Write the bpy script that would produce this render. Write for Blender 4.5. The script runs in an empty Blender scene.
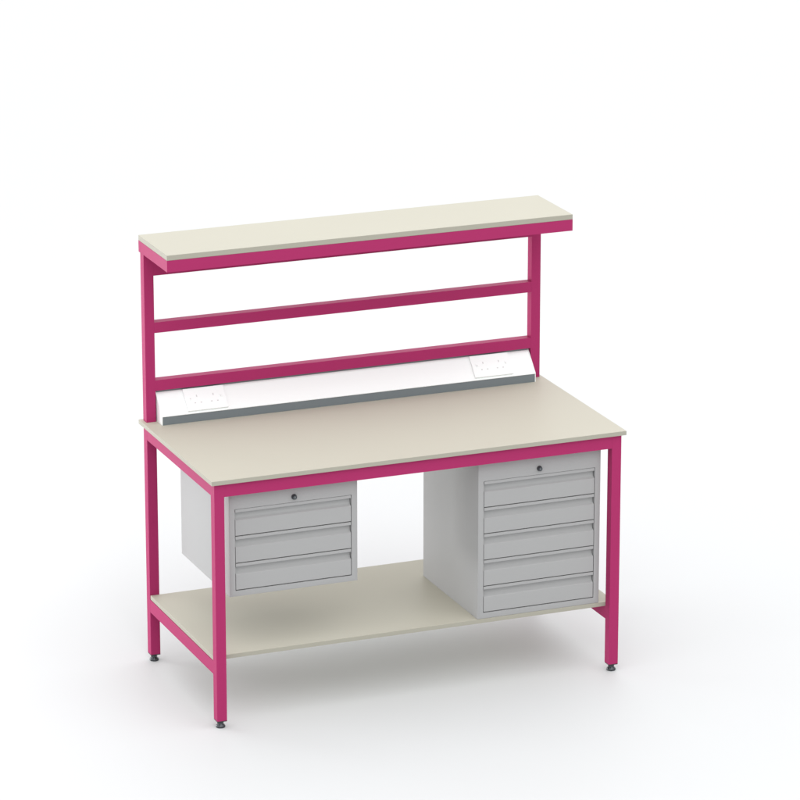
import bpy, bmesh, math
from mathutils import Vector, Matrix

C = bpy.context.scene.collection
S = 0.001                                   # all numbers below are millimetres

# ------------------------------------------------------------------ materials
def mat(name, col, rough=0.5, metal=0.0, spec=0.5, var=0.02, vscale=3.0, bump=0.0, bscale=900.0, coat=0.0):
    m = bpy.data.materials.new(name); m.use_nodes = True
    nt = m.node_tree; N = nt.nodes; L = nt.links
    b = N['Principled BSDF']
    b.inputs['Roughness'].default_value = rough
    b.inputs['Metallic'].default_value = metal
    b.inputs['Specular IOR Level'].default_value = spec
    b.inputs['Coat Weight'].default_value = coat
    tc = N.new('ShaderNodeTexCoord')
    nz = N.new('ShaderNodeTexNoise'); nz.inputs['Scale'].default_value = vscale; nz.inputs['Detail'].default_value = 4
    L.new(tc.outputs['Object'], nz.inputs['Vector'])
    mx = N.new('ShaderNodeMix'); mx.data_type = 'RGBA'
    mx.inputs[6].default_value = tuple(c * (1 - var) for c in col) + (1,)
    mx.inputs[7].default_value = tuple(min(1, c * (1 + var)) for c in col) + (1,)
    L.new(nz.outputs['Fac'], mx.inputs[0]); L.new(mx.outputs[2], b.inputs['Base Color'])
    if bump:
        n2 = N.new('ShaderNodeTexNoise'); n2.inputs['Scale'].default_value = bscale; n2.inputs['Detail'].default_value = 2
        L.new(tc.outputs['Object'], n2.inputs['Vector'])
        bp = N.new('ShaderNodeBump'); bp.inputs['Strength'].default_value = bump; bp.inputs['Distance'].default_value = 0.0004
        L.new(n2.outputs['Fac'], bp.inputs['Height']); L.new(bp.outputs['Normal'], b.inputs['Normal'])
    return m

M_PINK  = mat('pink_powder_coat', (0.368, 0.030, 0.122), 0.45, spec=0.07, var=0.015, bump=0.10, bscale=700)
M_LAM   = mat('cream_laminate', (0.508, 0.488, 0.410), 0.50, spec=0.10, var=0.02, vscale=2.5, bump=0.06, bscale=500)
M_EDGE_SHADE  = mat('cream_laminate_shaded_edge', (0.37, 0.357, 0.30), 0.50, spec=0.1, var=0.02)  # laminate colour darkened for board edges, weaker light on upright faces painted in
M_GREY  = mat('light_grey_steel', (0.36, 0.361, 0.361), 0.42, spec=0.2, var=0.012, bump=0.08, bscale=700)
M_WHITE = mat('white_plastic', (0.895, 0.925, 0.920), 0.35, spec=0.4, var=0.01)
M_DGREY = mat('slate_grey_extrusion', (0.165, 0.190, 0.205), 0.42, spec=0.4, var=0.03)
M_DARK  = mat('dark_steel', (0.075, 0.080, 0.088), 0.22, metal=0.8, spec=0.6, var=0.05)
M_CHROME= mat('polished_steel', (0.32, 0.33, 0.34), 0.18, metal=1.0, var=0.03)
M_BLACK = mat('black_plastic', (0.02, 0.02, 0.022), 0.4, var=0.05)
M_SLOT  = mat('socket_slot_plastic', (0.62, 0.62, 0.62), 0.5, var=0.05)
M_FLOOR = mat('white_studio_floor', (0.650, 0.658, 0.664), 0.6, spec=0.15, var=0.004, vscale=0.4)

# ------------------------------------------------------------------ helpers
def thing(name, label, cat, loc, group=None):
    o = bpy.data.objects.new(name, None); C.objects.link(o)
    o.empty_display_size = 0.1
    o.location = Vector(loc) * S
    o['label'] = label; o['category'] = cat
    if group: o['group'] = group
    return o

def world_loc(o):
    v = Vector((0, 0, 0))
    while o: v += o.location; o = o.parent
    return v

def link(name, bm, m, parent=None, origin=None, smooth=None, bevel=0.0, seg=2):
    """bm in millimetre scene coordinates -> one mesh object whose origin sits at origin."""
    if bevel:
        bmesh.ops.bevel(bm, geom=[e for e in bm.edges if len(e.link_faces) == 2 and e.calc_face_angle(0) > 0.5],
                        offset=bevel, segments=seg, profile=0.5, affect='EDGES')
    bmesh.ops.recalc_face_normals(bm, faces=bm.faces)
    if origin is None:
        lo = Vector((min(v.co.x for v in bm.verts), min(v.co.y for v in bm.verts), min(v.co.z for v in bm.verts)))
        hi = Vector((max(v.co.x for v in bm.verts), max(v.co.y for v in bm.verts), max(v.co.z for v in bm.verts)))
        origin = (lo + hi) / 2; origin.z = lo.z
    origin = Vector(origin)
    for v in bm.verts: v.co = (v.co - origin) * S
    me = bpy.data.meshes.new(name); bm.to_mesh(me); bm.free()
    for x in (m if isinstance(m, (list, tuple)) else [m]): me.materials.append(x)
    o = bpy.data.objects.new(name, me); C.objects.link(o)
    o.location = origin * S
    if parent:
        o.parent = parent; o.location = origin * S - world_loc(parent)
    if smooth:
        for p in me.polygons: p.use_smooth = True
        me.set_sharp_from_angle(angle=math.radians(smooth))
    return o

def box(bm, x0, x1, y0, y1, z0, z1):
    vs = [bm.verts.new(p) for p in ((x0,y0,z0),(x1,y0,z0),(x1,y1,z0),(x0,y1,z0),(x0,y0,z1),(x1,y0,z1),(x1,y1,z1),(x0,y1,z1))]
    for f in ((0,3,2,1),(4,5,6,7),(0,1,5,4),(1,2,6,5),(2,3,7,6),(3,0,4,7)): bm.faces.new([vs[i] for i in f])
    return bm

def BX(*a): return box(bmesh.new(), *a)

def prism_x(prof, x0, x1):
    """profile of (y, z) points extruded along x"""
    bm = bmesh.new()
    a = [bm.verts.new((x0, y, z)) for y, z in prof]; b = [bm.verts.new((x1, y, z)) for y, z in prof]
    n = len(prof)
    bm.faces.new(a); bm.faces.new(b[::-1])
    for i in range(n): bm.faces.new([a[i], b[i], b[(i+1) % n], a[(i+1) % n]])
    return bm

def lathe(prof, cx, cy, cz=0, axis='Z', n=40, bm=None):
    """profile of (radius, height) points turned round an axis"""
    bm = bm or bmesh.new(); rings = []
    for r, h in prof:
        ring = []
        for k in range(n):
            a = 2 * math.pi * k / n; p, q = r * math.cos(a), r * math.sin(a)
            ring.append(bm.verts.new((cx + p, cy + q, cz + h) if axis == 'Z' else (cx + p, cy - h, cz + q)))
        rings.append(ring)
    for i in range(len(rings) - 1):
        for k in range(n):
            bm.faces.new([rings[i][k], rings[i][(k+1) % n], rings[i+1][(k+1) % n], rings[i+1][k]])
    bm.faces.new(rings[0]); bm.faces.new(rings[-1])
    return bm

# ------------------------------------------------------------------ setting
fl = bmesh.new()
fl.faces.new([fl.verts.new(p) for p in ((-90000,-60000,0),(90000,-60000,0),(90000,120000,0),(-90000,120000,0))])
floor = link('floor', fl, M_FLOOR, origin=(0,0,0)); floor['kind'] = 'structure'

# ------------------------------------------------------------------ workbench
W, D, H, T = 1500, 751, 874.7, 15.2
X0, X1, SQ = 13, 1487, 34.5                 # outer faces of the frame and the tube size
YF, YB = 13, 735.5
wb = thing('workbench', 'pink steel framed workbench with cream worktop, lower shelf and raised upper shelf', 'workbench', (W/2, D/2, 0))

def board(name, x0, x1, y0, y1, z0, z1, notch=None):
    bm = BX(x0, x1, y0, y1, z0, z1)
    bmesh.ops.bevel(bm, geom=list(bm.edges), offset=1.0, segments=2, profile=0.5, affect='EDGES')
    bmesh.ops.recalc_face_normals(bm, faces=bm.faces)
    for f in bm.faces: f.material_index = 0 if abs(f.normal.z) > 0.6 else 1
    return link(name, bm, [M_LAM, M_EDGE_SHADE], wb)

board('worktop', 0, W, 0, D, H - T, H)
ZL = 27                                     # underside of the tube legs
for lx in (X0, X1 - SQ):
    for ly in (YF, YB - SQ):
        leg = link('leg', BX(lx, lx + SQ, ly, ly + SQ, ZL, H - T - 0.2), M_PINK, wb, bevel=1.6)
        cap = link('end_cap', BX(lx + .2, lx + SQ - .2, ly + .2, ly + SQ - .2, ZL - 3.2, ZL + 0.5), M_BLACK, leg, bevel=0.6)
        cx, cy = lx + SQ/2, ly + SQ/2
        foot = link('levelling_foot', lathe([(15.2, 0), (16.0, 1.5), (16.0, 5.5), (14.5, 8.5), (10.5, 11.5), (9.5, 13.5)], cx, cy), M_DARK, leg, smooth=40)
        link('stem', lathe([(5, 13), (5, 24)], cx, cy, n=24), M_CHROME, leg, smooth=40)
        link('lock_nut', lathe([(11.2, 13.2), (11.8, 14), (11.8, 20), (11.2, 20.8)], cx, cy, n=6), M_DARK, leg)

RZ0, RZ1 = 813, H - T - 0.4                 # top frame rails
g = 0.15
link('front_rail', BX(X0 + SQ + g, X1 - SQ - g, YF + .15, YF + SQ, RZ0, RZ1), M_PINK, wb, bevel=1.3)
link('back_rail', BX(X0 + SQ + g, X1 - SQ - g, YB - SQ, YB - .15, RZ0, RZ1), M_PINK, wb, bevel=1.3)
for x in (X0, X1 - SQ):
    link('side_rail', BX(x + .15, x + SQ - .15, YF + SQ + g, YB - SQ - g, RZ0, RZ1), M_PINK, wb, bevel=1.3)
    link('lower_side_rail', BX(x + .15, x + SQ - .15, YF + SQ + g, YB - SQ - g, 185.5, 231.6), M_PINK, wb, bevel=1.3)

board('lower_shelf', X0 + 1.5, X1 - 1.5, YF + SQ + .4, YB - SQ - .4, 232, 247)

# raised back frame standing on the rear edge of the worktop
UB = 737.3; UF = UB - SQ
for x in (X0, X1 - SQ):
    link('upright', BX(x, x + SQ, UF, UB, H + .1, 1472.2), M_PINK, wb, bevel=1.6)
for z0, z1 in ((985, 1022.5), (1190.8, 1228.3), (1393.5, 1472.2)):
    link('cross_rail', BX(X0 + SQ + g, X1 - SQ - g, UF + .15, UB - .15, z0, z1), M_PINK, wb, bevel=1.3)
# upper shelf: rectangular tube frame under a cream board
SX0, SX1, SF, SB = 10, 1492.5, 447.3, 745
t = 20
FZ0, FZ1 = 1472.5, 1512.4
link('shelf_front_rail', BX(SX0, SX1, SF, SF + t, FZ0, FZ1), M_PINK, wb, bevel=1.3)
link('shelf_back_rail', BX(SX0, SX1, SB - t, SB, FZ0, FZ1), M_PINK, wb, bevel=1.3)
for x in (SX0 + .15, SX1 - t - .15):
    link('shelf_arm', BX(x, x + t, SF + t - 1.2, SB - t + 1.2, FZ0 + .15, FZ1 - .15), M_PINK, wb, bevel=0.6)
link('shelf_plate', BX(SX0 + t, SX1 - t, SF + t, SB - t, FZ1 - 4, FZ1 - .4), M_PINK, wb)
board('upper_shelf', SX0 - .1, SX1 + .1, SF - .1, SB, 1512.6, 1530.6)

# ------------------------------------------------------------------ drawer units
def cabinet(name, label, x0, x1, z0, z1, ztop, pitch, n, depth, lockx, lockz):
    """ztop = top of the top drawer; every drawer takes one pitch"""
    y0 = 48.2; y1 = y0 + depth
    c = thing(name, label, 'drawer unit', ((x0 + x1)/2, (y0 + y1)/2, z0))
    ox0, ox1 = x0 + 20.5, x1 - 21
    zb = ztop - pitch * n - 1.2
    fr = 16                                           # depth of the folded front frame
    # folded sheet shell: outer box with an opening at the front
    bm = bmesh.new()
    def ring(pts): return [bm.verts.new(p) for p in pts]
    r = 2.0
    def rect(xa, xb, za, zc, y): return [(xa, y, za), (xb, y, za), (xb, y, zc), (xa, y, zc)]
    back = ring(rect(x0, x1, z0, z1, y1)); frontb = ring(rect(x0, x1, z0, z1, y0 + r))
    frontm = ring(rect(x0 + r*.3, x1 - r*.3, z0 + r*.3, z1 - r*.3, y0 + r*.3))
    front = ring(rect(x0 + r, x1 - r, z0 + r, z1 - r, y0))
    hole = ring(rect(ox0, ox1, zb, ztop, y0)); holeb = ring(rect(ox0, ox1, zb, ztop, y0 + fr))
    for a, b in ((back, frontb), (frontb, frontm), (frontm, front), (front, hole), (hole, holeb)):
        for i in range(4): bm.faces.new([a[i], a[(i+1) % 4], b[(i+1) % 4], b[i]])
    bm.faces.new(back); bm.faces.new(holeb)
    link('carcass', bm, M_GREY, c, smooth=25)
    for k in range(n):
        zt = ztop - pitch * k - 1.4; h = pitch - 3.0; zz = zt - h
        a, b = ox0 + 2.2, ox1 - 2.2
        prof = [(y0 + .6, zz + .8), (y0 + 1.4, zz), (y0 + 15, zz), (y0 + 15, zt), (y0 + 1.2, zt), (y0 + .4, zt - .8),
                (y0 + .4, zt - 9.8), (y0 + 1.2, zt - 10.6), (y0 + 13.2, zt - 11.0), (y0 + 13.2, zt - 24),
                (y0 + 12.2, zt - 28), (y0 + 10, zt - 31.4), (y0 + 7, zt - 34), (y0 + 4, zt - 35.8), (y0 + 1.8, zt - 37.2), (y0 + .8, zt - 38.6), (y0 + .6, zt - 40.5)]
        d = link('drawer', prism_x(prof, a, b), M_GREY, c, smooth=22)
    lk = link('lock', lathe([(9.4, 0.2), (9.4, 2.6), (8.8, 3.4), (7.8, 3.6), (7.6, 10.3), (6.9, 11.4)], lockx, y0, lockz, 'Y', 40), M_DARK, c, smooth=35, origin=(lockx, y0, lockz))
    link('keyhole', BX(lockx - 1, lockx + 1, y0 - 11.75, y0 - 11.42, lockz - 3.6, lockz + 3.6), M_CHROME, lk)
    return c

cabinet('drawer_cabinet', 'short grey steel three-drawer cabinet hanging under the left end of the cream worktop', 75.5, 532, 447.5, 858.9, 753, 94.7, 3, 486, 305.5, 772)
cabinet('drawer_cabinet', 'tall grey steel five-drawer cabinet standing on the lower shelf at the right', 971.5, 1427, 247.3, 852, 741, 94.3, 5, 486, 1197, 763)

# ------------------------------------------------------------------ power trunking with twin sockets
TX0, TX1 = 51, 1448.5
tr = thing('power_trunking', 'white sloping power trunking with grey lower strip along the back of the worktop', 'trunking', ((TX0+TX1)/2, 700, H))
zb = H + 0.4
P0, P1 = Vector((0, 650.5, 904.5)), Vector((0, 719, 976.5))      # sloping face, bottom and top
# grey aluminium front strip; dark rear ledge stands in for shaded gap under rail
link('base_extrusion', prism_x([(651.5, zb), (735.5, zb), (735.5, 981.5), (716, 981.5), (716, 974), (653, 903.5), (651.5, 903.5)], TX0 + 2.6, TX1 - 2.6), M_DGREY, tr, bevel=0.5)
# white sloping cover
dv = (P1 - P0).normalized(); nv = Vector((0, -dv.z, dv.y))
q = lambda s, n_: ((P0 + dv*s + nv*n_).y, (P0 + dv*s + nv*n_).z)
LEN = (P1 - P0).length
link('cover', prism_x([q(0, 0), q(1.2, 1.6), q(LEN - 1, 1.6), q(LEN + .4, 0), q(LEN, -1), q(0.5, -1)], TX0 + 2.6, TX1 - 2.6), M_WHITE, tr)
for xa, xb in ((TX0, TX0 + 2.5), (TX1 - 2.5, TX1)):
    link('end_cap', prism_x([(649.5, zb), (736, zb), (736, 982.5), (727, 982.5), (721.5, 981.6), (716.5, 978.4), (711, 973), (651, 909.2), (649.5, 906)], xa, xb), M_WHITE, tr, bevel=0.7)

def slope_box(bm, x0, x1, s0, s1, n0, n1):
    a = []
    for (x, s, n_) in ((x0,s0,n0),(x1,s0,n0),(x1,s1,n0),(x0,s1,n0),(x0,s0,n1),(x1,s0,n1),(x1,s1,n1),(x0,s1,n1)):
        y, z = q(s, n_); a.append(bm.verts.new((x, y, z)))
    for f in ((0,3,2,1),(4,5,6,7),(0,1,5,4),(1,2,6,5),(2,3,7,6),(3,0,4,7)): bm.faces.new([a[i] for i in f])
    return bm

for xs, lab in ((147, 'twin socket plate at the left end of the trunking'), (1217, 'twin socket plate at the right end of the trunking')):
    plate = link('socket', slope_box(bmesh.new(), xs, xs + 146, 7.5, 93, 1.7, 9.5), M_WHITE, tr, bevel=1.2)
    plate['label'] = lab
    for cx, sx in ((xs + 43, -1), (xs + 103, 1)):
        link('pin_hole', slope_box(bmesh.new(), cx - 2, cx + 2, 58, 66, 9.45, 9.70), M_SLOT, plate)
        for px in (-11, 11):
            link('pin_hole', slope_box(bmesh.new(), cx + px - 3, cx + px + 3, 34, 38, 9.45, 9.70), M_SLOT, plate)
        link('switch', slope_box(bmesh.new(), cx + sx*25 - 3.5, cx + sx*25 + 3.5, 48, 58, 9.45, 11.50), M_WHITE, plate, bevel=0.8)
        link('indicator', slope_box(bmesh.new(), cx + sx*25 - 1.8, cx + sx*25 + 1.8, 51, 54.5, 11.40, 11.70), M_SLOT, plate)

# ------------------------------------------------------------------ light
DOME_BASE = 0.28
DOME_LOBES = (((0.05, -0.66, 1.0), 2.2, 1.93), ((-0.92, 0.35, 0.16), 3.0, 1.5), ((0.45, 0.90, 0.26), 3.0, 1.75))      # direction, tightness, strength
w = bpy.data.worlds.new('World'); bpy.context.scene.world = w; w.use_nodes = True
nt = w.node_tree; bg = nt.nodes['Background']
def math_node(op, a, b=None):
    n = nt.nodes.new('ShaderNodeMath'); n.operation = op
    for i, v in enumerate((a, b)):
        if v is None: continue
        if isinstance(v, (int, float)): n.inputs[i].default_value = v
        else: nt.links.new(v, n.inputs[i])
    return n.outputs[0]
# studio dome: front-overhead lobe plus low rear lobes added to fill under the worktop
tc = nt.nodes.new('ShaderNodeTexCoord')
k = DOME_BASE
for d, p, amp in DOME_LOBES:
    dp = nt.nodes.new('ShaderNodeVectorMath'); dp.operation = 'DOT_PRODUCT'
    dp.inputs[1].default_value = Vector(d).normalized()
    nt.links.new(tc.outputs['Generated'], dp.inputs[0])
    k = math_node('ADD', math_node('MULTIPLY', math_node('POWER', math_node('MAXIMUM', dp.outputs['Value'], 0.0), p), amp), k)
bg.inputs[0].default_value = (0.992, 0.997, 1.0, 1)
nt.links.new(k, bg.inputs[1])

def area(name, loc, target, size, power, col=(1, 1, 1)):
    l = bpy.data.lights.new(name, 'AREA'); l.shape = 'RECTANGLE'; l.size, l.size_y = size; l.energy = power; l.color = col
    o = bpy.data.objects.new(name, l); C.objects.link(o); o.location = loc
    o.rotation_euler = (Vector(target) - Vector(loc)).to_track_quat('-Z', 'Y').to_euler()
    return o
area("front_fill", (-1.0, -5.5, 5.5), (0.75, 0.6, 0.9), (2.5, 2.5), 50)  # added fill light, brightens the worktop and trunking
area("rear_fill", (-2.8, 3.4, 0.45), (0.97, 0.3, 0.55), (1.6, 0.6), 100)  # added low fill light, brightens the right cabinet's inner side

# ------------------------------------------------------------------ camera
cam = bpy.data.cameras.new('camera'); co = bpy.data.objects.new('camera', cam); C.objects.link(co)
co.location = (-4.2086, -12.01941, 5.01926)
yaw, pit = math.radians(-22.07624), math.radians(-16.89505)
CAMYAW, CAMPIT = yaw, pit
co.rotation_euler = (math.radians(90) + pit, 0, yaw)
cam.sensor_width = 36; cam.lens = 4082.0 / 800 * 36
cam.clip_start = 0.1; cam.clip_end = 500
sc = bpy.context.scene; sc.camera = co
sc.view_settings.view_transform = 'Standard'; sc.view_settings.look = 'None'
sc.view_settings.exposure = 0; sc.view_settings.gamma = 1
